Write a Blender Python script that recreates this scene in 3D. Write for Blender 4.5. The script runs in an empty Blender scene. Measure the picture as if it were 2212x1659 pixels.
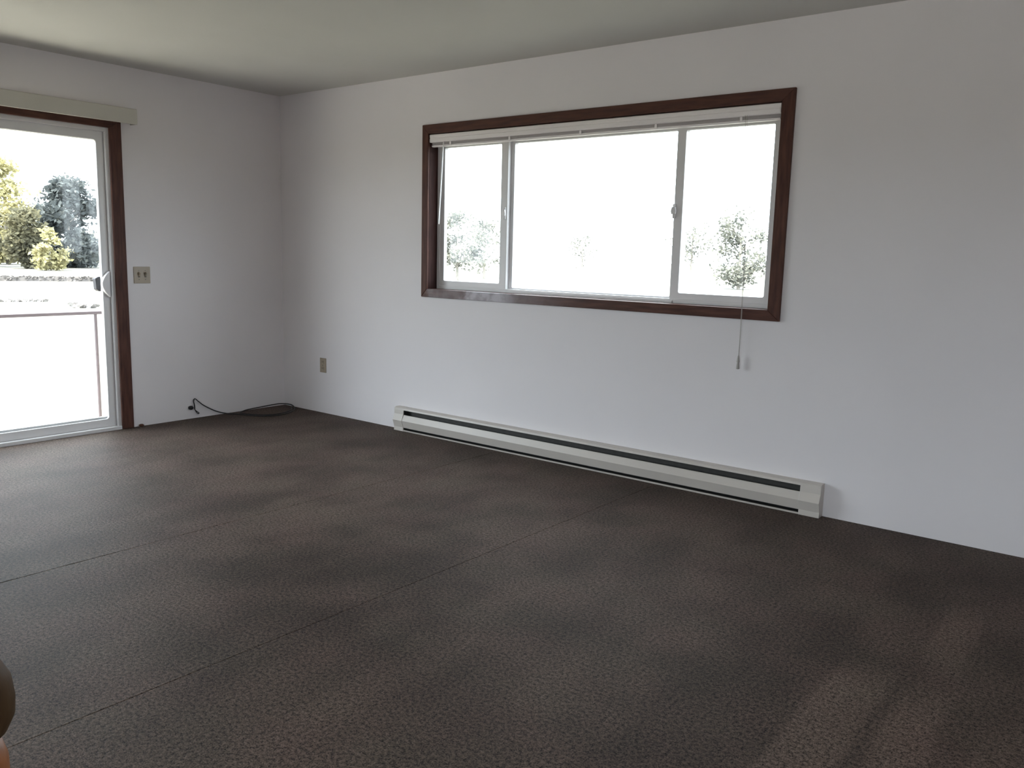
import bpy, bmesh, math, random
from mathutils import Vector, Matrix
random.seed(7)
S = bpy.context.scene
COL = S.collection

# ------------------------------------------------------------------ camera
EYE = Vector((5.6653, -4.2119, 1.2708))
YAW, PITCH, ROLL, FPX = -0.6636, -0.1533, 0.0252, 1814.77
fw = Vector((math.sin(YAW)*math.cos(PITCH), math.cos(YAW)*math.cos(PITCH), math.sin(PITCH)))
rt0 = Vector((math.cos(YAW), -math.sin(YAW), 0)); up0 = rt0.cross(fw)
rt = rt0*math.cos(ROLL) + up0*math.sin(ROLL); up = -rt0*math.sin(ROLL) + up0*math.cos(ROLL)
cd = bpy.data.cameras.new('camera'); cam = bpy.data.objects.new('camera', cd); COL.objects.link(cam)
cam.matrix_world = Matrix(((rt.x, up.x, -fw.x, EYE.x), (rt.y, up.y, -fw.y, EYE.y), (rt.z, up.z, -fw.z, EYE.z), (0, 0, 0, 1)))
cd.sensor_width = 36.0; cd.lens = FPX/2212*36.0; cd.clip_start = 0.02; cd.clip_end = 2000
S.camera = cam

# ------------------------------------------------------------------ light and exposure
SKY_STRENGTH, SUN_STRENGTH = 5.0, 9.0
w = bpy.data.worlds.new('sky'); S.world = w; w.use_nodes = True
bg = w.node_tree.nodes['Background']
bg.inputs['Color'].default_value = (0.84, 0.92, 1.0, 1); bg.inputs['Strength'].default_value = SKY_STRENGTH
sl = bpy.data.lights.new('sun', 'SUN'); sl.energy = SUN_STRENGTH; sl.angle = math.radians(1.0); sl.color = (1.0, 0.93, 0.78)
sun = bpy.data.objects.new('sun', sl); COL.objects.link(sun)
sun.rotation_euler = Vector((-0.03, 0.42, -0.90)).to_track_quat('-Z', 'Y').to_euler()
for nm, loc, rot, sx, sy in (('sky_portal_door', (-0.20, -2.585, 1.02), (0, math.radians(-90), 0), 2.0, 2.45),
                             ('sky_portal_window', (2.826, 0.20, 1.535), (math.radians(-90), 0, 0), 2.45, 1.05),
                             ('sky_portal_fill_window', (4.975, -5.58, .94), (math.radians(90), 0, 0), 1.75, 1.8)):
    al = bpy.data.lights.new(nm, 'AREA'); al.shape = 'RECTANGLE'; al.size = sx; al.size_y = sy; al.cycles.is_portal = True
    ao = bpy.data.objects.new(nm, al); ao.location = loc; ao.rotation_euler = rot; COL.objects.link(ao)
S.view_settings.view_transform = 'Standard'; S.view_settings.look = 'None'
S.view_settings.exposure = 1.05; S.view_settings.gamma = 1.0; S.view_settings.use_curve_mapping = False
S.cycles.diffuse_bounces = 8; S.cycles.max_bounces = 16; S.cycles.transparent_max_bounces = 24
S.cycles.use_denoising = True; S.cycles.caustics_reflective = False; S.cycles.caustics_refractive = False

# ------------------------------------------------------------------ materials
def mat(name, col, rough=0.5, var=0.0, scale=8.0, stretch=(1, 1, 1), bump=0.0, bscale=200.0, spec=0.5, metal=0.0, col2=None, detail=4.0):
    m = bpy.data.materials.new(name); m.use_nodes = True; nt = m.node_tree; N = nt.nodes; L = nt.links
    p = N['Principled BSDF']; p.inputs['Roughness'].default_value = rough; p.inputs['Metallic'].default_value = metal
    p.inputs['Specular IOR Level'].default_value = spec
    tc = N.new('ShaderNodeTexCoord'); mp = N.new('ShaderNodeMapping'); mp.inputs['Scale'].default_value = stretch
    L.new(tc.outputs['Object'], mp.inputs['Vector'])
    n = N.new('ShaderNodeTexNoise'); n.inputs['Scale'].default_value = scale; n.inputs['Detail'].default_value = detail
    L.new(mp.outputs['Vector'], n.inputs['Vector'])
    r = N.new('ShaderNodeValToRGB'); c2 = col2 or tuple(min(1, c*(1+var)) for c in col)
    c1 = col if col2 else tuple(c*(1-var) for c in col)
    r.color_ramp.elements[0].position = 0.3; r.color_ramp.elements[1].position = 0.7
    r.color_ramp.elements[0].color = (*c1, 1); r.color_ramp.elements[1].color = (*c2, 1)
    L.new(n.outputs['Fac'], r.inputs['Fac']); L.new(r.outputs['Color'], p.inputs['Base Color'])
    if bump:
        n2 = N.new('ShaderNodeTexNoise'); n2.inputs['Scale'].default_value = bscale; n2.inputs['Detail'].default_value = 3
        L.new(mp.outputs['Vector'], n2.inputs['Vector'])
        b = N.new('ShaderNodeBump'); b.inputs['Strength'].default_value = bump; b.inputs['Distance'].default_value = 0.002
        L.new(n2.outputs['Fac'], b.inputs['Height']); L.new(b.outputs['Normal'], p.inputs['Normal'])
    return m
def principled(m): return m.node_tree.nodes['Principled BSDF']

M_WALL = mat('eggshell_wall_paint', (0.775, 0.745, 0.765), 0.65, 0.015, 1.6, bump=0.12, bscale=90, spec=0.3)
M_CEIL = mat('ceiling_paint', (0.58, 0.57, 0.55), 0.85, 0.02, 2.0, bump=0.25, bscale=120, spec=0.2)
M_BROWN_Z = mat('walnut_stained_wood_upright', (0.056, 0.022, 0.017), 0.55, 0, 18, (3, 3, 0.35), 0.15, 120, 0.22, col2=(0.115, 0.050, 0.036))
M_BROWN_X = mat('walnut_stained_wood_level', (0.066, 0.030, 0.024), 0.55, 0, 18, (0.35, 3, 3), 0.15, 120, 0.22, col2=(0.115, 0.050, 0.036))
M_BROWN_Y = mat('walnut_stained_wood_cross', (0.056, 0.022, 0.017), 0.55, 0, 18, (3, 0.35, 3), 0.15, 120, 0.22, col2=(0.115, 0.050, 0.036))
M_VINYL = mat('white_vinyl', (0.72, 0.71, 0.72), 0.4, 0.02, 5, spec=0.5)
M_BLIND = mat('white_painted_metal', (0.90, 0.86, 0.87), 0.35, 0.02, 6)
M_CREAM = mat('cream_vinyl', (0.57, 0.55, 0.50), 0.5, 0.03, 4)
M_TAN = mat('tan_plastic', (0.36, 0.30, 0.23), 0.4, 0.03, 10)
M_TAND = mat('dark_slot_plastic', (0.06, 0.05, 0.04), 0.5, 0.05, 10)
M_HEAT = mat('almond_enamel', (0.56, 0.52, 0.48), 0.38, 0.04, 3, bump=0.03, bscale=40)
M_HDARK = mat('shaded_heater_inside', (0.035, 0.033, 0.030), 0.6, 0.2, 30)  # dark colour also stands in for the shade inside the slots
M_FIN = mat('dull_aluminium_fin', (0.16, 0.16, 0.15), 0.5, 0.1, 30, metal=0.6)
M_BLACK = mat('black_rubber_cable', (0.012, 0.011, 0.012), 0.45, 0.1, 30)
M_PURPLE = mat('dark_bronze_handle', (0.03, 0.025, 0.035), 0.45, 0.1, 30)
M_RAIL = mat('weathered_bronze_rail', (0.060, 0.044, 0.052), 0.6, 0.1, 12)
M_CORD = mat('grey_white_cord', (0.42, 0.40, 0.38), 0.7, 0.05, 60)
M_POST = mat('honey_stained_wood', (0.24, 0.080, 0.022), 0.5, 0, 9, (3, 3, 0.4), 0.1, 100, 0.5, col2=(0.36, 0.135, 0.040))
M_POSTD = mat('dark_honey_stained_wood', (0.055, 0.032, 0.014), 0.6, 0, 9, (3, 3, 0.4), 0.1, 100, 0.15, col2=(0.10, 0.056, 0.025))
M_SIDING = mat('pale_exterior_paint', (0.62, 0.60, 0.56), 0.7, 0.05, 3)
M_DECK = mat('pale_deck_board', (0.60, 0.56, 0.46), 0.8, 0.08, 6, (1, 0.2, 1), 0.2, 60)
M_BARK = mat('tree_bark', (0.24, 0.22, 0.19), 0.9, 0.2, 3, bump=0.3, bscale=10)
M_ROAD = mat('dry_hedge_leaves', (0.120, 0.108, 0.103), 0.9, 0.15, 0.6)
M_TUFT = mat('bleached_dry_grass', (0.32, 0.30, 0.29), 0.9, 0.12, 1.5)
M_LUMP = mat('red_brown_scrap', (0.12, 0.05, 0.03), 0.8, 0.2, 80)

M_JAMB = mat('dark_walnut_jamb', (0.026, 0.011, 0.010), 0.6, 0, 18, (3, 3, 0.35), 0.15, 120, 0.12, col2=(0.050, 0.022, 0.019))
M_CONC = mat('pale_concrete', (0.62, 0.585, 0.54), 0.9, 0.06, 1.5)
# ground outside: mown dry grass
M_GROUND = mat('dry_grass_ground', (0.095, 0.092, 0.075), 0.95, 0, 0.08, col2=(0.130, 0.124, 0.100), detail=8)

# thin window glass: clear, with a fresnel reflection
M_GLASS = bpy.data.materials.new('clear_window_glass'); M_GLASS.use_nodes = True
nt = M_GLASS.node_tree; nt.nodes.clear()
out = nt.nodes.new('ShaderNodeOutputMaterial'); tr = nt.nodes.new('ShaderNodeBsdfTransparent'); gl = nt.nodes.new('ShaderNodeBsdfGlossy')
tr.inputs['Color'].default_value = (0.95, 0.965, 0.96, 1); gl.inputs['Roughness'].default_value = 0.02; gl.inputs['Color'].default_value = (0.5, 0.5, 0.5, 1)
fr = nt.nodes.new('ShaderNodeFresnel'); geo = nt.nodes.new('ShaderNodeNewGeometry'); ior = nt.nodes.new('ShaderNodeMapRange')   # the same reflectance on both faces of the sheet
ior.inputs[3].default_value = 1.45; ior.inputs[4].default_value = 1/1.45
nt.links.new(geo.outputs['Backfacing'], ior.inputs[0]); nt.links.new(ior.outputs[0], fr.inputs['IOR'])
mx = nt.nodes.new('ShaderNodeMixShader')
nt.links.new(fr.outputs[0], mx.inputs[0]); nt.links.new(tr.outputs[0], mx.inputs[1]); nt.links.new(gl.outputs[0], mx.inputs[2])
nt.links.new(mx.outputs[0], out.inputs['Surface'])

# translucent white plastic of the tilt wand
M_WAND = bpy.data.materials.new('translucent_white_plastic'); M_WAND.use_nodes = True
p = principled(M_WAND); p.inputs['Base Color'].default_value = (0.9, 0.9, 0.9, 1); p.inputs['Roughness'].default_value = 0.2
nt = M_WAND.node_tree; tl = nt.nodes.new('ShaderNodeBsdfTranslucent'); tl.inputs['Color'].default_value = (0.95, 0.95, 0.95, 1)
mx = nt.nodes.new('ShaderNodeMixShader'); mx.inputs[0].default_value = 0.6
nt.links.new(p.outputs[0], mx.inputs[1]); nt.links.new(tl.outputs[0], mx.inputs[2]); nt.links.new(mx.outputs[0], nt.nodes['Material Output'].inputs['Surface'])

def leaf_mat(name, a, b):
    m = mat(name, a, 0.75, 0, 0.45, col2=b, detail=3, spec=0.2)
    nt = m.node_tree; p = principled(m); tl = nt.nodes.new('ShaderNodeBsdfTranslucent')
    src = p.inputs['Base Color'].links[0].from_socket; nt.links.new(src, tl.inputs['Color'])
    mx = nt.nodes.new('ShaderNodeMixShader'); mx.inputs[0].default_value = 0.35
    nt.links.new(p.outputs[0], mx.inputs[1]); nt.links.new(tl.outputs[0], mx.inputs[2])
    nt.links.new(mx.outputs[0], nt.nodes['Material Output'].inputs['Surface'])
    return m
L_BLUE = leaf_mat('blue_grey_foliage', (0.052, 0.060, 0.062), (0.105, 0.116, 0.114))
L_OLIVE = leaf_mat('olive_foliage', (0.085, 0.083, 0.058), (0.18, 0.165, 0.10))
L_GOLD = leaf_mat('golden_foliage', (0.25, 0.225, 0.115), (0.44, 0.41, 0.23))
L_PALE = leaf_mat('pale_grey_green_foliage', (0.085, 0.09, 0.08), (0.22, 0.22, 0.185))

# carpet: brown cut pile with speckle, soft stains and brushed nap strokes
def carpet_mat():
    m = bpy.data.materials.new('brown_cut_pile_carpet'); m.use_nodes = True; nt = m.node_tree; N = nt.nodes; L = nt.links
    p = N['Principled BSDF']; p.inputs['Roughness'].default_value = 0.62; p.inputs['Specular IOR Level'].default_value = 0.06
    p.inputs['Sheen Weight'].default_value = 0.03; p.inputs['Sheen Roughness'].default_value = 0.28
    p.inputs['Sheen Tint'].default_value = (0.86, 0.9, 1.0, 1)
    tc = N.new('ShaderNodeTexCoord')
    def noise(scale, detail=2, st=(1, 1, 1)):
        mp = N.new('ShaderNodeMapping'); mp.inputs['Scale'].default_value = st
        L.new(tc.outputs['Object'], mp.inputs['Vector'])
        n = N.new('ShaderNodeTexNoise'); n.inputs['Scale'].default_value = scale; n.inputs['Detail'].default_value = detail
        L.new(mp.outputs['Vector'], n.inputs['Vector']); return n.outputs['Fac']
    def math_(op, a, b):
        n = N.new('ShaderNodeMath'); n.operation = op
        for i, v in enumerate((a, b)):
            if isinstance(v, (int, float)): n.inputs[i].default_value = v
            else: L.new(v, n.inputs[i])
        return n.outputs[0]
    def rng(v, a, b, c, d):
        n = N.new('ShaderNodeMapRange'); n.interpolation_type = 'SMOOTHSTEP'
        for i, x in zip((1, 2, 3, 4), (a, b, c, d)): n.inputs[i].default_value = x
        L.new(v, n.inputs[0]); return n.outputs[0]
    fine = noise(240, 3); tuft = noise(90, 2); blot = noise(2.2, 4); nap = noise(5, 2, (1.0, 0.35, 1))
    ramp = N.new('ShaderNodeValToRGB'); e = ramp.color_ramp.elements
    e[0].position = 0.37; e[0].color = (0.0105, 0.0075, 0.0060, 1); e[1].position = 0.63; e[1].color = (0.134, 0.098, 0.080, 1)
    L.new(math_('ADD', math_('MULTIPLY', fine, 0.55), math_('MULTIPLY', tuft, 0.45)), ramp.inputs['Fac'])
    gain = math_('ADD', math_('MULTIPLY', rng(blot, 0.3, 0.7, 0.86, 1.30), 1.0), rng(nap, 0.35, 0.65, -0.08, 0.09))
    # brushed strokes where the pile lies the other way, long in y (vacuum passes near the right wall end)
    sx = N.new('ShaderNodeSeparateXYZ'); L.new(tc.outputs['Object'], sx.inputs[0])
    X, Y = sx.outputs['X'], sx.outputs['Y']
    for x0, wdt, y0, y1, amt in ((5.03, 0.085, -2.6, -1.42, 0.55), (5.22, 0.07, -2.4, -1.48, 0.42), (5.20, 0.07, -1.30, -0.70, 0.36), (5.42, 0.06, -2.0, -1.62, 0.3)):
        d = math_('ABSOLUTE', math_('SUBTRACT', math_('ADD', X, math_('MULTIPLY', math_('SUBTRACT', nap, 0.5), 0.10)), x0), 0)
        k = math_('MULTIPLY', rng(d, wdt*0.7, wdt*1.15, 1, 0), math_('MULTIPLY', rng(Y, y0-0.2, y0+0.05, 0, 1), rng(Y, y1-0.30, y1+0.03, 1, 0)))
        gain = math_('ADD', gain, math_('MULTIPLY', k, amt))
    # a darker scuffed area in mid floor
    vd = N.new('ShaderNodeVectorMath'); vd.operation = 'DISTANCE'; L.new(tc.outputs['Object'], vd.inputs[0]); vd.inputs[1].default_value = (3.25, -2.05, 0)
    gain = math_('MULTIPLY', gain, rng(math_('ADD', vd.outputs['Value'], math_('MULTIPLY', blot, 0.8)), 0.45, 1.15, 0.72, 1.0))
    vm = N.new('ShaderNodeVectorMath'); vm.operation = 'SCALE'; L.new(ramp.outputs['Color'], vm.inputs[0]); L.new(gain, vm.inputs['Scale'])
    # slightly redder and greener yarn areas, as in a worn mottled carpet
    hue = noise(3.3, 3); hr = N.new('ShaderNodeValToRGB'); h = hr.color_ramp.elements
    h[0].position = 0.35; h[0].color = (0.98, 1.01, 0.98, 1); h[1].position = 0.65; h[1].color = (1.03, 0.985, 0.99, 1); L.new(hue, hr.inputs['Fac'])
    vh = N.new('ShaderNodeVectorMath'); vh.operation = 'MULTIPLY'; L.new(vm.outputs[0], vh.inputs[0]); L.new(hr.outputs['Color'], vh.inputs[1])
    L.new(vh.outputs[0], p.inputs['Base Color'])
    b = N.new('ShaderNodeBump'); b.inputs['Strength'].default_value = 0.4; b.inputs['Distance'].default_value = 0.006
    L.new(math_('ADD', math_('MULTIPLY', fine, 0.6), math_('MULTIPLY', tuft, 0.6)), b.inputs['Height']); L.new(b.outputs['Normal'], p.inputs['Normal'])
    return m
M_CARPET = carpet_mat()

# sill casing: stained wood with one uneven pale patch in its colour
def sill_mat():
    m = mat('pale_patched_walnut_sill', (0.056, 0.022, 0.017), 0.45, 0, 18, (0.35, 3, 3), 0.15, 120, 0.22, col2=(0.115, 0.050, 0.036))
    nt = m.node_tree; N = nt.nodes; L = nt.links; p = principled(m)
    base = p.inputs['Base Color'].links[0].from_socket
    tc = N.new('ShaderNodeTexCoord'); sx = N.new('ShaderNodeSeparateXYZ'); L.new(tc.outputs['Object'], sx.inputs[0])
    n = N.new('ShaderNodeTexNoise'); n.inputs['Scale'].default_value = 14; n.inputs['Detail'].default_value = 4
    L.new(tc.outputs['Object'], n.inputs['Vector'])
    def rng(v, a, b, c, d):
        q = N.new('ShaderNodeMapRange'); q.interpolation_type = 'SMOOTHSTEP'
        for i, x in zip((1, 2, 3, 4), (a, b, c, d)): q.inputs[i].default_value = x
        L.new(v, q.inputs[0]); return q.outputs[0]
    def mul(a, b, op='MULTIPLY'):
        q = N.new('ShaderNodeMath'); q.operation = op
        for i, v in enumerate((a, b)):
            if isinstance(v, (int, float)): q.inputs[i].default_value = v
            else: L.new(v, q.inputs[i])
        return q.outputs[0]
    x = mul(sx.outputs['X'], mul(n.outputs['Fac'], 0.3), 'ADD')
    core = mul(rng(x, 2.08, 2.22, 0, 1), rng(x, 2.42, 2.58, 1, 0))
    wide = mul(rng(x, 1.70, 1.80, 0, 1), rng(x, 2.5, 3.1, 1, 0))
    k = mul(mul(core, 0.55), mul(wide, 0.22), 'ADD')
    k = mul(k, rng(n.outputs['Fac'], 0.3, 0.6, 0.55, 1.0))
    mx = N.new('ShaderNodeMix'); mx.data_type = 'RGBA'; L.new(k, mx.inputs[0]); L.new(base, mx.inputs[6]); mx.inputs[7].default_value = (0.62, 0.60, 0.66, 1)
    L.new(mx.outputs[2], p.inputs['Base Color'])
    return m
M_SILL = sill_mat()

# ------------------------------------------------------------------ helpers
def obj(name, bm, m, parent=None, bevel=0.0, smooth=False):
    me = bpy.data.meshes.new(name)
    bmesh.ops.recalc_face_normals(bm, faces=bm.faces)
    bm.to_mesh(me); bm.free()
    o = bpy.data.objects.new(name, me); COL.objects.link(o)
    for mm in (m if isinstance(m, (list, tuple)) else [m]): me.materials.append(mm)
    if parent is not None: o.parent = parent; o.matrix_parent_inverse = Matrix.Translation(-parent.location)
    if smooth:
        for f in me.polygons: f.use_smooth = True
    if bevel:
        b = o.modifiers.new('bevel', 'BEVEL'); b.width = bevel; b.segments = 2; b.limit_method = 'ANGLE'; b.angle_limit = math.radians(40)
    return o
def box(bm, x0, x1, y0, y1, z0, z1):
    v = [bm.verts.new((x, y, z)) for x in (x0, x1) for y in (y0, y1) for z in (z0, z1)]
    for f in ((0, 1, 3, 2), (4, 6, 7, 5), (0, 4, 5, 1), (2, 3, 7, 6), (0, 2, 6, 4), (1, 5, 7, 3)): bm.faces.new([v[i] for i in f])
    return bm
def boxes(*bs):
    bm = bmesh.new()
    for b in bs: box(bm, *b)
    return bm
def tube(bm, pts, r, n=8, closed=False):
    pts = [Vector(p) for p in pts]; rs = r if isinstance(r, (list, tuple)) else [r]*len(pts)
    rings = []; a = None
    for i, p in enumerate(pts):
        q0 = pts[i-1] if i or closed else p; q1 = pts[(i+1) % len(pts)] if i < len(pts)-1 or closed else p
        t = (q1-q0).normalized()
        if a is None: a = t.orthogonal().normalized()
        a = (a - t*a.dot(t)).normalized(); b = t.cross(a)
        rings.append([bm.verts.new(p + (a*math.cos(2*math.pi*k/n) + b*math.sin(2*math.pi*k/n))*rs[i]) for k in range(n)])
    m_ = len(rings) if closed else len(rings)-1
    for i in range(m_):
        A, B = rings[i], rings[(i+1) % len(rings)]
        for k in range(n): bm.faces.new((A[k], A[(k+1) % n], B[(k+1) % n], B[k]))
    if not closed: bm.faces.new(rings[0][::-1]); bm.faces.new(rings[-1])
    return bm
def spline(pts, k=8):
    P = [Vector(p) for p in pts]; P = [P[0]*2-P[1]] + P + [P[-1]*2-P[-2]]; o = []
    for i in range(1, len(P)-2):
        for j in range(k):
            t = j/k; a, b, c, d = P[i-1:i+3]
            o.append(0.5*((2*b) + (c-a)*t + (2*a-5*b+4*c-d)*t*t + (3*b-a-3*c+d)*t**3))
    o.append(P[-2]); return o
def lathe(bm, prof, cx, cy, n=24):
    rings = [[bm.verts.new((cx+r*math.cos(2*math.pi*k/n), cy+r*math.sin(2*math.pi*k/n), z)) for k in range(n)] for r, z in prof]
    for A, B in zip(rings, rings[1:]):
        for k in range(n): bm.faces.new((A[k], A[(k+1) % n], B[(k+1) % n], B[k]))
    bm.faces.new(rings[0][::-1]); bm.faces.new(rings[-1])
    return bm
def prism(bm, prof, axis, a, b):
    """prof: list of 2-D points in the plane across axis; axis 'x' takes (y, z), axis 'y' takes (x, z)."""
    mk = (lambda t, p: (t, p[0], p[1])) if axis == 'x' else (lambda t, p: (p[0], t, p[1]))
    A = [bm.verts.new(mk(a, p)) for p in prof]; B = [bm.verts.new(mk(b, p)) for p in prof]
    n = len(prof)
    for k in range(n): bm.faces.new((A[k], A[(k+1) % n], B[(k+1) % n], B[k]))
    bm.faces.new(A[::-1]); bm.faces.new(B)
    return bm
def ring_frame(bm, outer, inner, plane, d0, d1, rad=0.0, seg=5):
    """A flat frame between two rectangles (u0,u1,z0,z1); plane 'x' means u = y (frame across x), 'y' means u = x."""
    def loop(rc, r):
        u0, u1, z0, z1 = rc; o = []
        for cx, cz, a0 in ((u1-r, z1-r, 0), (u0+r, z1-r, 90), (u0+r, z0+r, 180), (u1-r, z0+r, 270)):
            for s in range(seg+1):
                a = math.radians(a0 + 90*s/seg); o.append((cx+r*math.cos(a), cz+r*math.sin(a)))
        return o
    O, I = loop(outer, 1e-4), loop(inner, max(rad, 1e-4))
    mk = (lambda d, p: (d, p[0], p[1])) if plane == 'x' else (lambda d, p: (p[0], d, p[1]))
    V = [[bm.verts.new(mk(d, p)) for p in lp] for d in (d0, d1) for lp in (O, I)]
    n = len(O)
    for k in range(n):
        j = (k+1) % n
        bm.faces.new((V[0][k], V[0][j], V[1][j], V[1][k])); bm.faces.new((V[2][k], V[3][k], V[3][j], V[2][j]))
        bm.faces.new((V[0][k], V[2][k], V[2][j], V[0][j])); bm.faces.new((V[1][k], V[1][j], V[3][j], V[3][k]))
    return bm
def empty(name, loc):
    o = bpy.data.objects.new(name, None); COL.objects.link(o); o.location = loc; o.empty_display_size = 0.1; return o
def tag(o, label, cat, group=None):
    o['label'] = label; o['category'] = cat
    if group: o['group'] = group
    return o
def structure(o, label=None):
    o['kind'] = 'structure'
    if label: o['label'] = label
    return o

# ------------------------------------------------------------------ room shell
H = 2.44; RX, RY = 6.15, -5.4; T = 0.16
WX0, WX1, WZ0, WZ1 = 1.622, 4.030, 1.021, 2.050          # window: clear opening inside the casing
DY0, DY1, DZ = -3.80, -1.368, 2.028                      # door: clear opening inside the casing
structure(obj('wall_back', boxes((-T, WX0-.012, 0, T, -.25, H+.2), (WX1+.012, RX+T, 0, T, -.25, H+.2), (WX0-.012, WX1+.012, 0, T, -.25, WZ0-.012), (WX0-.012, WX1+.012, 0, T, WZ1+.012, H+.2)), M_WALL), 'white wall with the wide three-light window')
structure(obj('wall_left', boxes((-T, 0, DY1, 0, -.25, H+.2), (-T, 0, RY-T, DY0, -.25, H+.2), (-T, 0, DY0, DY1, DZ, H+.2), (-T, 0, DY0, DY1, -.25, -.012)), M_WALL), 'white wall with the sliding glass door')
structure(obj('wall_right', boxes((RX, RX+T, RY-T, T, -.25, H+.2)), M_WALL))
VX0, VX1, VZ0, VZ1 = 4.15, 5.80, .08, 1.80               # added fill-light window behind the camera
structure(obj('wall_front', boxes((-T, VX0, RY-T, RY, -.25, H+.2), (VX1, RX, RY-T, RY, -.25, H+.2), (VX0, VX1, RY-T, RY, -.25, VZ0), (VX0, VX1, RY-T, RY, VZ1, H+.2)), M_WALL))
structure(obj('ceiling', boxes((0, RX, RY, 0, H, H+.2)), M_CEIL), 'plain off-white ceiling')

fl = empty('floor', (0, 0, 0)); structure(fl, 'brown cut pile carpet floor with straight seams')
obj('subfloor', boxes((0, RX, RY, 0, -.16, -.010)), M_TAND, fl)
def carpet_strip(x0, x1, j0, j1):
    bm = bmesh.new(); n = 150; rows = []
    for i in range(n+1):
        y = RY + (0-RY)*i/n
        def edge(x, s, j): return x + s*((random.random()**3)*j if j else 0)
        a = edge(x0, 1, j0); b = edge(x1, -1, j1)
        rows.append([bm.verts.new(q) for q in ((a, y, -.010), (a, y, -.002), (a+.0018, y, 0), (b-.0018, y, 0), (b, y, -.002), (b, y, -.010))])
    for A, B in zip(rows, rows[1:]):
        for k in range(5): bm.faces.new((A[k], A[k+1], B[k+1], B[k]))
    return bm
for x0, x1, j0, j1 in ((0, 2.312, 0, .0032), (2.312, 3.466, .0026, .0012), (3.466, RX, .0014, 0)):
    obj('carpet_strip', carpet_strip(x0, x1, j0, j1), M_CARPET, fl)

# ------------------------------------------------------------------ window
win = empty('window_1', (2.826, 0, WZ0)); structure(win, 'wide three-light white vinyl slider window with dark wood casing')
CO = (1.568, 4.096, 0.965, 2.110); CY = -0.018
def mitred(u0, u1, z0, z1, U0, U1, Z0, Z1, side):
    return {'top': [(u0, z1), (u1, z1), (U1, Z1), (U0, Z1)], 'bottom': [(U0, Z0), (U1, Z0), (u1, z0), (u0, z0)],
            'left': [(U0, Z0), (u0, z0), (u0, z1), (U0, Z1)], 'right': [(u1, z0), (U1, Z0), (U1, Z1), (u1, z1)]}[side]
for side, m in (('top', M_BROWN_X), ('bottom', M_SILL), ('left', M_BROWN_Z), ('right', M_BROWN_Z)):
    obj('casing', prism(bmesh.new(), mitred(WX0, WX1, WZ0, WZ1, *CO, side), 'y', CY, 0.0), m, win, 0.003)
FY = 0.080
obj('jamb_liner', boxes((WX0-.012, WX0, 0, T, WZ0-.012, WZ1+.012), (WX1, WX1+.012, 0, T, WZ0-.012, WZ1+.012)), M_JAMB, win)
obj('jamb_liner', boxes((WX0, WX1, 0, T, WZ0-.012, WZ0), (WX0, WX1, 0, T, WZ1, WZ1+.012)), M_BROWN_X, win)
fr_ = ring_frame(bmesh.new(), (WX0, WX1, WZ0, WZ1), (WX0+.026, WX1-.026, WZ0+.024, 1.985), 'y', FY, FY+.070)
obj('frame', fr_, M_VINYL, win, 0.002)
# slim ledge at the foot of the fixed light, catching the sky
obj('track', boxes((2.26, 3.44, FY-.006, FY+.02, WZ0, WZ0+.016)), M_VINYL, win, 0.002)
def sash(x0, x1, g, z0, z1, y0, y1):
    o = obj('sash', ring_frame(bmesh.new(), (x0, x1, z0, z1), g, 'y', y0, y1, 0.010), M_VINYL, win, 0.002)
    obj('pane', boxes((g[0]-.008, g[1]+.008, (y0+y1)/2-.002, (y0+y1)/2+.002, g[2]-.008, g[3]+.008)), M_GLASS, o)
    return o
sL = sash(1.645, 2.232, (1.684, 2.176, 1.079, 1.966), 1.043, 1.990, FY+.004, FY+.034)
sC = sash(2.214, 3.470, (2.258, 3.402, 1.054, 1.968), 1.043, 1.990, FY+.036, FY+.066)
sR = sash(3.418, 4.010, (3.470, 3.966, 1.079, 1.962), 1.043, 1.990, FY+.004, FY+.034)
def latch(x, par, sgn):
    bm = boxes((x-.010, x+.010, FY-.006, FY+.004, 1.490, 1.568))
    prism(bm, [(x-.013, 1.512), (x+.013, 1.512), (x+.016, 1.53), (x+.010, 1.552), (x-.010, 1.552), (x-.016, 1.53)], 'y', FY-.018, FY-.006)
    return obj('latch', bm, M_VINYL, par, 0.003)
latch(2.214, sL, 1); latch(3.424, sR, -1)

# two-light window added behind the camera, out of frame, as fill light
pr_ = structure(empty('sky_blocking_roof', (4.5, RY-T-1.3, 2.25)))  # unseen roof on posts, added to keep sky light off the fill window
obj('sky_blocking_slab', boxes((.6, RX+.6, RY-T-2.7, RY-T, 2.22, 2.34)), M_SIDING, pr_)
for x in (.8, RX+.4): obj('sky_blocking_roof_post', boxes((x-.06, x+.06, RY-T-2.6, RY-T-2.48, -2.73, 2.22)), M_SIDING, pr_)
rw = empty('fill_light_window', ((VX0+VX1)/2, RY, VZ0)); structure(rw)
for a, b in ((VX0, (VX0+VX1)/2), ((VX0+VX1)/2, VX1)):
    o = obj('sash', ring_frame(bmesh.new(), (a, b, VZ0, VZ1), (a+.05, b-.05, VZ0+.05, VZ1-.05), 'y', RY-.12, RY-.07), M_VINYL, rw)
    obj('pane', boxes((a+.04, b-.04, RY-.097, RY-.093, VZ0+.04, VZ1-.04)), M_GLASS, o)

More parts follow.
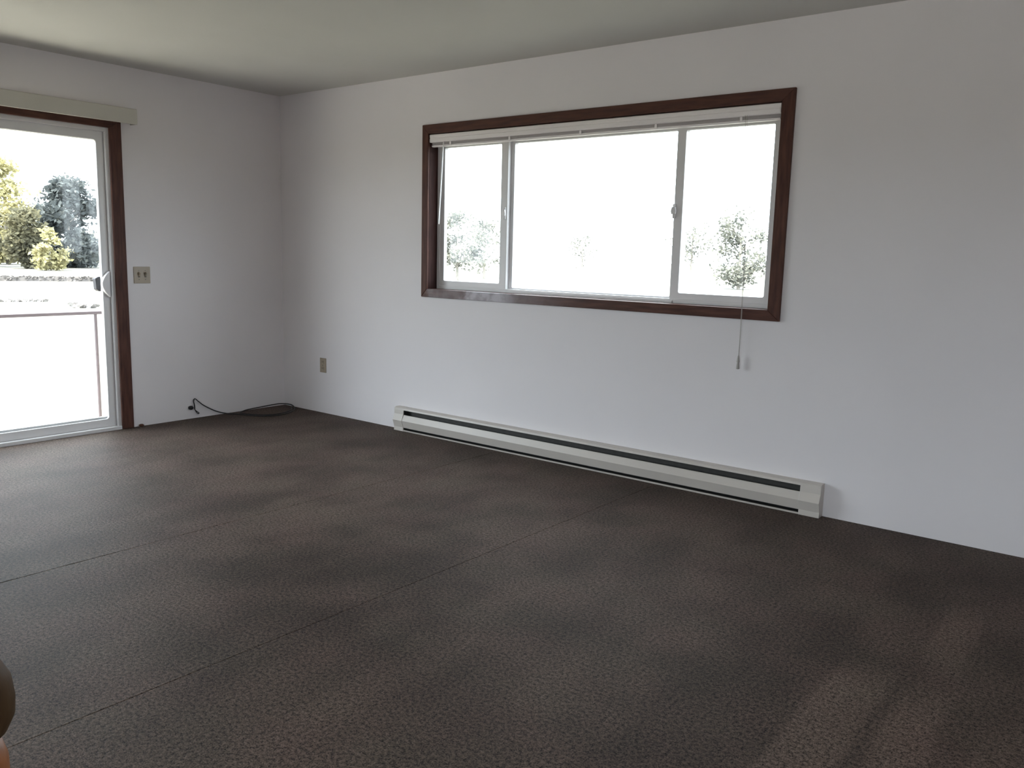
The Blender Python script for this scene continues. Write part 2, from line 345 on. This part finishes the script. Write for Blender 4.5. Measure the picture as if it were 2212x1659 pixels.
# mini blind, fully raised
bl = tag(empty('mini_blind', (2.826, 0.03, 2.0)), 'white aluminium mini blind drawn up at the head of the window', 'blind')
hp = [(0.002, 2.047), (-0.006, 2.043), (-0.006, 2.026), (-0.003, 2.022), (-0.006, 2.018), (-0.006, 1.999), (-0.002, 1.994), (0.036, 1.994), (0.036, 2.047)]
obj('headrail', prism(bmesh.new(), hp, 'x', 1.625, 4.024), M_BLIND, bl)
sb = bmesh.new()
for k in range(9):
    z = 1.992 - k*0.0016; q = [(0.010, z), (0.022, z+.0008), (0.034, z), (0.034, z-.0005), (0.022, z+.0003), (0.010, z-.0005)]
    prism(sb, q, 'x', 1.632, 4.018)
so = obj('slat_stack', sb, M_BLIND, bl); so['kind'] = 'stuff'
obj('bottom_rail', prism(bmesh.new(), [(0.009, 1.976), (0.009, 1.970), (0.013, 1.966), (0.031, 1.966), (0.035, 1.970), (0.035, 1.976)], 'x', 1.632, 4.018), M_BLIND, bl)
for x in (1.80, 2.297, 2.826, 3.321, 3.812):
    obj('ladder_tape', boxes((x-.007, x+.007, 0.0065, 0.0085, 1.966, 1.995)), M_BLIND, bl)
obj('tilt_wand', tube(bmesh.new(), [(1.744, 0.002, 1.992), (1.738, -.002, 1.80), (1.718, -.006, 1.458)], 0.0036, 6), M_WAND, bl)
obj('wand_hook', tube(bmesh.new(), [(1.744, 0.006, 2.0), (1.744, 0.002, 1.985)], 0.003, 6), M_BLIND, bl)
cd_ = bmesh.new()
for dx in (-.0018, .0018):
    tube(cd_, spline([(3.845+dx*3, -.008, 1.998), (3.868+dx, -.028, 1.80), (3.893+dx, -.032, 1.40), (3.901+dx, -.032, 0.97), (3.898+dx*.6, -.026, 0.768)], 5), 0.0011, 5)
obj('pull_cord', cd_, M_CORD, bl)
obj('tassel', lathe(bmesh.new(), [(.002, .776), (.0045, .772), (.0065, .752), (.0080, .742), (.0060, .736), (.0075, .722), (.0090, .704), (.004, .702)], 3.897, -.026, 14), M_CORD, bl, smooth=True)

# ------------------------------------------------------------------ sliding door
dr = empty('door_1', (0, (DY0+DY1)/2, 0)); structure(dr, 'white vinyl sliding glass door with dark wood casing')
XO = 0.018
DO = (DY0-.078, -1.287, 0.0, 2.082)
for side, m in (('top', M_BROWN_Y), ('left', M_BROWN_Z), ('right', M_BROWN_Z)):
    q = mitred(DY0, DY1, 0.0, DZ, *DO, side)
    bm = prism(bmesh.new(), q, 'x', 0, 1)
    # prism 'x' runs over x: squeeze to the casing thickness
    for v in bm.verts: v.co.x *= XO
    obj('casing', bm, m, dr, 0.003)
bm = ring_frame(bmesh.new(), (DY0, DY1, -.012, DZ), (DY0+.022, DY1-.022, .022, DZ-.026), 'x', -.14, -.004)
obj('frame', bm, M_VINYL, dr, 0.002)
obj('threshold', boxes((-.16, .012, DY0, DY1, -.012, .024)), M_VINYL, dr, 0.004)
def panel(y0, y1, x0, x1, name):
    g = (y0+.060, y1-.048, .078, 1.946)
    o = obj(name, ring_frame(bmesh.new(), (y0, y1, .024, DZ-.020), g, 'x', (x0+x1)/2, x1, .018), M_VINYL, dr, 0.003)
    g2 = (g[0]+.004, g[1]+.006, .092, 1.945)
    obj('outer_frame', ring_frame(bmesh.new(), (y0, y1, .024, DZ-.020), g2, 'x', x0, (x0+x1)/2, .016), M_VINYL, o, 0.002)
    obj('pane', boxes(((x0+x1)/2-.003, (x0+x1)/2+.003, g[0]-.01, g[1]+.01, .07, 1.955)), M_GLASS, o)
    return o
pr = panel(-2.62, -1.392, -.070, -.026, 'sliding_panel')
panel(DY0+.02, -2.55, -.118, -.074, 'fixed_panel')
# half-moon pull on the stile
arc = [(-1.402 - .052*math.sin(math.pi*k/14)**0.9, 1.090 - .176*k/14) for k in range(15)]
hb = prism(bmesh.new(), arc, 'x', -.026, .004)
obj('handle', hb, M_VINYL, pr, 0.003)
obj('outer_handle', prism(bmesh.new(), [(-1.404, 1.054), (-1.446, 1.050), (-1.466, 1.038), (-1.461, .966), (-1.445, .953), (-1.404, .948)], 'x', -.112, -.070), M_PURPLE, pr, 0.004)

# vertical-blind head valance over the door
va = tag(empty('door_valance', (0.04, -2.3, 2.06)), 'long cream valance box mounted above the sliding door', 'valance')
obj('face_board', prism(bmesh.new(), [(.084, 2.064), (.084, 2.158), (.078, 2.163), (.070, 2.163), (.070, 2.064)], 'y', -4.02, -1.206), M_CREAM, va, 0.002)
obj('end_return', boxes((0.0, .070, -1.216, -1.206, 2.064, 2.163)), M_CREAM, va, 0.002)
obj('end_return', boxes((0.0, .070, -4.02, -4.01, 2.064, 2.163)), M_CREAM, va, 0.002)
obj('head_track', boxes((.012, .056, -4.00, -1.225, 2.115, 2.150)), M_BLIND, va, 0.002)

# ------------------------------------------------------------------ baseboard heater
HX0, HX1 = 1.345, 4.386
ht = tag(empty('baseboard_heater', ((HX0+HX1)/2, -.03, 0)), 'long almond electric baseboard heater on the floor below the window', 'heater')
obj('back_panel_and_shade_sheets', boxes((HX0+.02, HX1-.02, -.006, 0.0, .004, .168), (HX0+.0921, HX0+.095, -.0475, -.006, .011, .160), (HX1-.108, HX1-.1051, -.0475, -.006, .011, .160)), M_HDARK, ht)  # back panel, plus thin dark sheets painting shade on the caps' inner faces
obj('top_panel', prism(bmesh.new(), [(0, .170), (-.036, .170), (-.050, .164), (-.052, .152), (-.049, .152), (-.047, .162), (-.035, .166), (0, .166)], 'x', HX0+.006, HX1-.006), M_HEAT, ht)
obj('front_panel', prism(bmesh.new(), [(-.050, .118), (-.068, .078), (-.051, .026), (-.040, .026), (-.060, .078), (-.044, .118)], 'x', HX0+.05, HX1-.05), M_HEAT, ht)
obj('bottom_lip', prism(bmesh.new(), [(0, .001), (-.054, .001), (-.055, .010), (-.050, .010), (-.048, .005), (0, .005)], 'x', HX0+.006, HX1-.006), M_HEAT, ht)
obj('shade_pan', boxes((HX0+.08, HX1-.09, -.047, -.006, .0052, .010)), M_HDARK, ht)  # dark sheet over the lip, painting the shade inside the slot
obj('heating_tube', tube(bmesh.new(), [(HX0+.1, -.026, .078), (HX1-.1, -.026, .078)], .007, 8), M_FIN, ht)
fb = bmesh.new()
n = 230
for k in range(n):
    x = HX0+.10 + (HX1-HX0-.22)*k/(n-1); box(fb, x-.0004, x+.0004, -.044, -.010, .050, .108)
fo = obj('fin_pack', fb, M_FIN, ht); fo['kind'] = 'stuff'
cap = [(0, .171), (-.036, .171), (-.051, .165), (-.053, .122), (-.0705, .078), (-.054, .028), (-.056, .0), (0, .0)]
obj('end_cap', prism(bmesh.new(), cap, 'x', HX0, HX0+.092), M_HEAT, ht, 0.002)
obj('end_cap', prism(bmesh.new(), cap, 'x', HX1-.105, HX1), M_HEAT, ht, 0.002)

# ------------------------------------------------------------------ wall plates
ol = tag(empty('wall_outlet', (.498, -.003, .377)), 'small beige duplex power outlet low on the wall near the corner', 'outlet')
obj('cover_plate', boxes((.462, .534, -.006, 0, .320, .434)), M_TAN, ol, 0.003)
for z in (.352, .402):
    r = obj('receptacle', boxes((.482, .514, -.009, -.005, z-.014, z+.014)), M_TAN, ol, 0.004)
    for x in (.492, .504): obj('slot', boxes((x-.0015, x+.0015, -.0095, -.0085, z-.002, z+.008)), M_TAND, r)
obj('screw', tube(bmesh.new(), [(.498, -.005, .377), (.498, -.0075, .377)], .003, 10), M_FIN, ol)
sw = tag(empty('light_switch', (.003, -1.177, 1.063)), 'tan two-gang light switch plate beside the sliding door', 'switch')
obj('cover_plate', boxes((0, .006, -1.237, -1.117, 1.006, 1.121)), M_TAN, sw, 0.003)
for y in (-1.200, -1.154):
    obj('toggle', prism(bmesh.new(), [(.005, 1.051), (.005, 1.075), (.020, 1.086), (.023, 1.078)], 'y', y-.005, y+.005), M_TAN, sw, 0.001)
    obj('toggle_slot', boxes((.0058, .0066, y-.007, y+.007, 1.048, 1.079)), M_TAND, sw)
    for z in (1.033, 1.094): obj('screw', tube(bmesh.new(), [(.005, y, z), (.0075, y, z)], .003, 10), M_FIN, sw)

# ------------------------------------------------------------------ coil of cable in the corner
cb = tag(empty('coaxial_cable', (.15, -.45, 0)), 'loose black cable coiled on the carpet in the room corner', 'cable')
zc = .0045
path = [(.012, -.816, .072), (.013, -.818, .100), (.012, -.824, .132), (.013, -.812, .148), (.014, -.786, .125), (.014, -.741, .088), (.014, -.665, .043), (.016, -.606, .018), (.040, -.556, zc),
        (.082, -.532, zc), (.140, -.508, zc), (.233, -.471, zc), (.308, -.421, zc), (.352, -.330, zc), (.330, -.200, zc), (.240, -.085, zc),
        (.150, -.022, .006), (.090, -.016, .016), (.030, -.050, .018), (.014, -.110, .017), (.014, -.253, .012), (.014, -.360, .007), (.040, -.430, zc),
        (.100, -.490, zc+.006), (.185, -.480, zc+.007), (.262, -.440, zc+.006), (.322, -.370, zc+.006), (.332, -.270, zc+.006), (.270, -.140, zc+.006), (.180, -.070, zc+.006)]
obj('cord', tube(bmesh.new(), spline(path, 8), .0040, 8), M_BLACK, cb, smooth=True)
pl = obj('plug', tube(bmesh.new(), [(.006, -.862, .083), (.007, -.851, .083), (.009, -.838, .082), (.011, -.828, .080)], [.010, .0155, .0155, .008], 12), M_BLACK, cb, smooth=True)
obj('tail_loop', tube(bmesh.new(), spline([(.010, -.818, .072), (.011, -.806, .056), (.011, -.790, .044), (.010, -.780, .034), (.008, -.788, .031), (.008, -.800, .044), (.009, -.812, .062)], 6), .0030, 6), M_BLACK, cb, smooth=True)
lump = bmesh.new(); bmesh.ops.create_icosphere(lump, subdivisions=2, radius=1)
for v in lump.verts: v.co = Vector((.014 + v.co.x*.012*(1+.3*random.random()), -1.233 + v.co.y*.016*(1+.3*random.random()), .0085 + v.co.z*.0095))
tag(obj('carpet_scrap', lump, M_LUMP, smooth=True), 'tiny reddish brown lump at floor edge beside the door casing', 'scrap')

# ------------------------------------------------------------------ turned wooden post near the camera
PX, PY = 4.85, -3.960
tp = tag(empty('turned_post', (PX, PY, 0)), 'orange-brown turned wooden post standing at the left edge', 'post')
obj('lower_shaft', lathe(bmesh.new(), [(.034, 0), (.034, .10), (.028, .12), (.034, .15), (.026, .20), (.031, .45), (.035, .70), (.033, .800), (.026, .826)], PX, PY, 32), M_POST, tp, smooth=True)
obj('turned_bead', lathe(bmesh.new(), [(.024, .822), (.034, .828), (.0405, .842), (.0415, .858), (.0395, .876), (.033, .890), (.024, .896)], PX, PY, 32), M_POSTD, tp, smooth=True)
obj('upper_shaft', lathe(bmesh.new(), [(.024, .894), (.027, .902), (.0255, .93), (.022, .965), (.026, .975), (.020, .995), (.004, 1.003)], PX, PY, 32), M_POST, tp, smooth=True)

# ------------------------------------------------------------------ outside
GZ = -2.73
g = bmesh.new(); NX = 24
gv = [[g.verts.new((EYE.x-420+800*i/NX, EYE.y-260+800*j/NX, GZ)) for j in range(NX+1)] for i in range(NX+1)]
for i in range(NX):
    for j in range(NX): g.faces.new((gv[i][j], gv[i+1][j], gv[i+1][j+1], gv[i][j+1]))
structure(obj('ground', g, M_GROUND), 'open dry grass ground outside the building')
structure(obj('light_bounce_slab', boxes((-6, 14, -26, RY-T-.6, GZ-.1, GZ+.02)), M_CONC), 'pale concrete slab added behind the building to bounce light indoors')  # unseen pale slab, added to bounce sunlight up through the fill window
dk = structure(empty('balcony_floor', (-.8, -2.3, -.2)), 'pale board balcony floor outside the sliding door')
for k in range(8):
    obj('plank', boxes((-1.36+.15*k, -1.36+.15*k+.144, -4.5, -.35, -.205, -.175)), M_DECK, dk, 0.003)
obj('joist', boxes((-1.36, -.16, -4.45, -4.40, -.33, -.205), (-1.36, -.16, -2.15, -2.10, -.33, -.205), (-1.36, -.16, -.45, -.40, -.33, -.205)), M_DECK, dk)
rl = tag(empty('balcony_railing', (-1.3, -2.2, -.175)), 'thin brown metal balcony railing outside the sliding door', 'railing')
obj('top_rail', boxes((-1.312, -1.288, -4.45, -.45, .697, .722)), M_RAIL, rl, 0.003)
for y in (-.892, -2.62, -4.35):
    obj('post', boxes((-1.309, -1.291, y-.009, y+.009, -.175, .697)), M_RAIL, rl)
structure(obj('exterior_wall', boxes((-T-.02, -T, -8, DY0, GZ, H+.2), (-T-.02, -T, DY1, T, GZ, H+.2), (-T-.02, -T, DY0, DY1, GZ, -.02), (-T-.02, -T, DY0, DY1, DZ+.03, H+.2)), M_SIDING))

def at(ax, ay, d): return Vector((EYE.x + ax*d, EYE.y + ay*d, GZ))
# long low clipped hedge across the field, and two fainter strips of rough growth
def hedge(name, a, b, hgt, wid, label, seed, m=None):
    R = random.Random(seed); bm = bmesh.new(); d = b-a; L_ = d.length; t = d.normalized(); nrm = Vector((-t.y, t.x, 0)); n = int(L_/0.13)
    for i in range(n):
        for k in range(9):
            c = a + t*(L_*(i+R.random())/n) + nrm*R.uniform(-wid/2, wid/2) + Vector((0, 0, R.uniform(0.05, .95)*hgt))
            s = R.uniform(.09, .19); u = Vector((R.gauss(0, 1), R.gauss(0, 1), R.gauss(0, 1))).normalized(); v = u.orthogonal().normalized()
            bm.faces.new([bm.verts.new(c + u*s*p_ + v*s*q_) for p_, q_ in ((-1, -.6), (1, -.6), (.8, .8), (-.8, .7))])
    if not m:                                                        # the solid twiggy heart of the clipped hedge
        A, B = a + nrm*wid*.42, a - nrm*wid*.42
        for i in range(40):
            p0, p1 = d*(i/40), d*((i+1)/40); h0 = hgt*(.86 + .06*math.sin(i*1.7)); up_ = Vector((0, 0, h0))
            q = [bm.verts.new(v) for v in (A+p0, A+p1, B+p1, B+p0, A+p0+up_, A+p1+up_, B+p1+up_, B+p0+up_)]
            for f in ((0, 1, 5, 4), (1, 2, 6, 5), (2, 3, 7, 6), (3, 0, 4, 7), (4, 5, 6, 7), (0, 3, 2, 1)): bm.faces.new([q[k] for k in f])
    return tag(obj(name, bm, m or M_ROAD), label, 'hedge' if not m else 'grass')
hedge('low_hedge', at(-.985, .17, 104), at(-.80, .60, 104), .46, .7, 'long low hedge crossing the bright field beyond the balcony', 3)
hedge('grass_row', at(-.95, .31, 66), at(-.921, .39, 66), .10, .5, 'faint short row of rough grass in the bright field', 4, M_TUFT)
hedge('weed_clump', at(-.9115, .4112, 60), at(-.903, .4296, 59), .22, .7, 'small weed clump on the field just above the railing', 5, M_TUFT)

def tree(name, ax, ay, d, top, wid, leafm, label, seed, low=.12, dens=2600, size=.42, lean=0.0):
    R = random.Random(seed); base = at(ax, ay, d); hgt = top - GZ
    t = tag(empty(name, base), label, 'tree')
    bm = bmesh.new(); tube(bm, [base, base+Vector((.1*hgt*lean, 0, hgt*.4)), base+Vector((.2*hgt*lean, 0, hgt*.8))], [hgt*.022, hgt*.015, hgt*.005], 8)
    clumps = []
    for k in range(26):
        f = R.uniform(low, .96); a = R.uniform(0, 2*math.pi)
        prof = math.sin(math.pi*min(1, max(.05, (f-low)/(1.02-low)))**.75)
        r = wid*.5*prof*R.uniform(.25, .95)
        c = base + Vector((r*math.cos(a)+.2*hgt*lean*f, r*math.sin(a), hgt*f)); clumps.append((c, wid*R.uniform(.11, .20)))
        if k % 2 == 0:
            s = base + Vector((.2*hgt*lean*f, 0, hgt*max(.1, f-.18))); tube(bm, [s, s.lerp(c, .55)+Vector((0, 0, .02*hgt)), c], [hgt*.007, hgt*.004, hgt*.002], 5)
    obj('trunk', bm, M_BARK, t)
    lb = bmesh.new()
    for i in range(dens):
        c, r = R.choice(clumps)
        p_ = c + Vector((R.gauss(0, 1), R.gauss(0, 1), R.gauss(0, .75)))*r*.55
        if p_.z < GZ+.2: continue
        s = size*R.uniform(.5, 1.1); u = Vector((R.gauss(0, 1), R.gauss(0, 1), R.gauss(0, .6))).normalized(); v = u.orthogonal().normalized(); v.rotate(Matrix.Rotation(R.uniform(0, 6.28), 3, u))
        lb.faces.new([lb.verts.new(p_ + u*s*a_ + v*s*b_) for a_, b_ in ((-1, 0), (0, -.55), (1, 0), (0, .55))])
    o = obj('foliage', lb, leafm, t); o['kind'] = 'stuff'
    return t
tree('broadleaf_tree', -.9115, .4113, 158, 10.8, 12.0, L_BLUE, 'tall blue-grey tree, rightmost of the grove outside the door', 31, low=.03, dens=12000, size=.55)
tree('broadleaf_tree', -.9330, .3599, 174, 15.0, 13, L_GOLD, 'tallest tree of the grove, golden leaves at left edge', 12, low=.10, dens=8000, size=.52)
tree('broadleaf_tree', -.9262, .3770, 147, 6.2, 6.6, L_OLIVE, 'dark olive shorter tree in front of the golden one', 13, low=.02, dens=4600, size=.46)
tree('broadleaf_tree', -.9188, .3947, 139, 3.0, 4.4, L_GOLD, 'low golden bush between the olive and blue-grey trees', 14, low=.02, dens=2200, size=.40)
tree('broadleaf_tree', -.9045, .4265, 170, 2.6, 6.0, L_PALE, 'small pale tree beside the door stile', 15, low=.05, dens=2000, size=.40)
tree('broadleaf_tree', -.9405, .3398, 157, 8.6, 7.6, L_OLIVE, 'olive tree at extreme left of the grove outside the door', 16, low=.04, dens=4600, size=.46)
tree('broadleaf_tree', -.6680, .7442, 120, 7.2, 8.0, L_PALE, 'pale tree seen at left in the left window pane', 21, low=.25, dens=2400, size=.30)
tree('broadleaf_tree', -.6440, .7650, 136, 6.6, 8.0, L_PALE, 'thin pale tree seen at right in the left window pane', 22, low=.15, dens=1300, size=.28)
tree('broadleaf_tree', -.5520, .8338, 170, 5.4, 8.0, L_PALE, 'faint distant tree seen in the wide middle pane', 23, low=.45, dens=420, size=.30)
tree('broadleaf_tree', -.4430, .8965, 140, 7.4, 8.0, L_PALE, 'sparse tree at the left in the right window pane', 24, low=.35, dens=620, size=.30)
tree('broadleaf_tree', -.3940, .9190, 120, 8.4, 9.0, L_PALE, 'pale tree behind the pull cord in the right pane', 25, low=.08, dens=2400, size=.32)
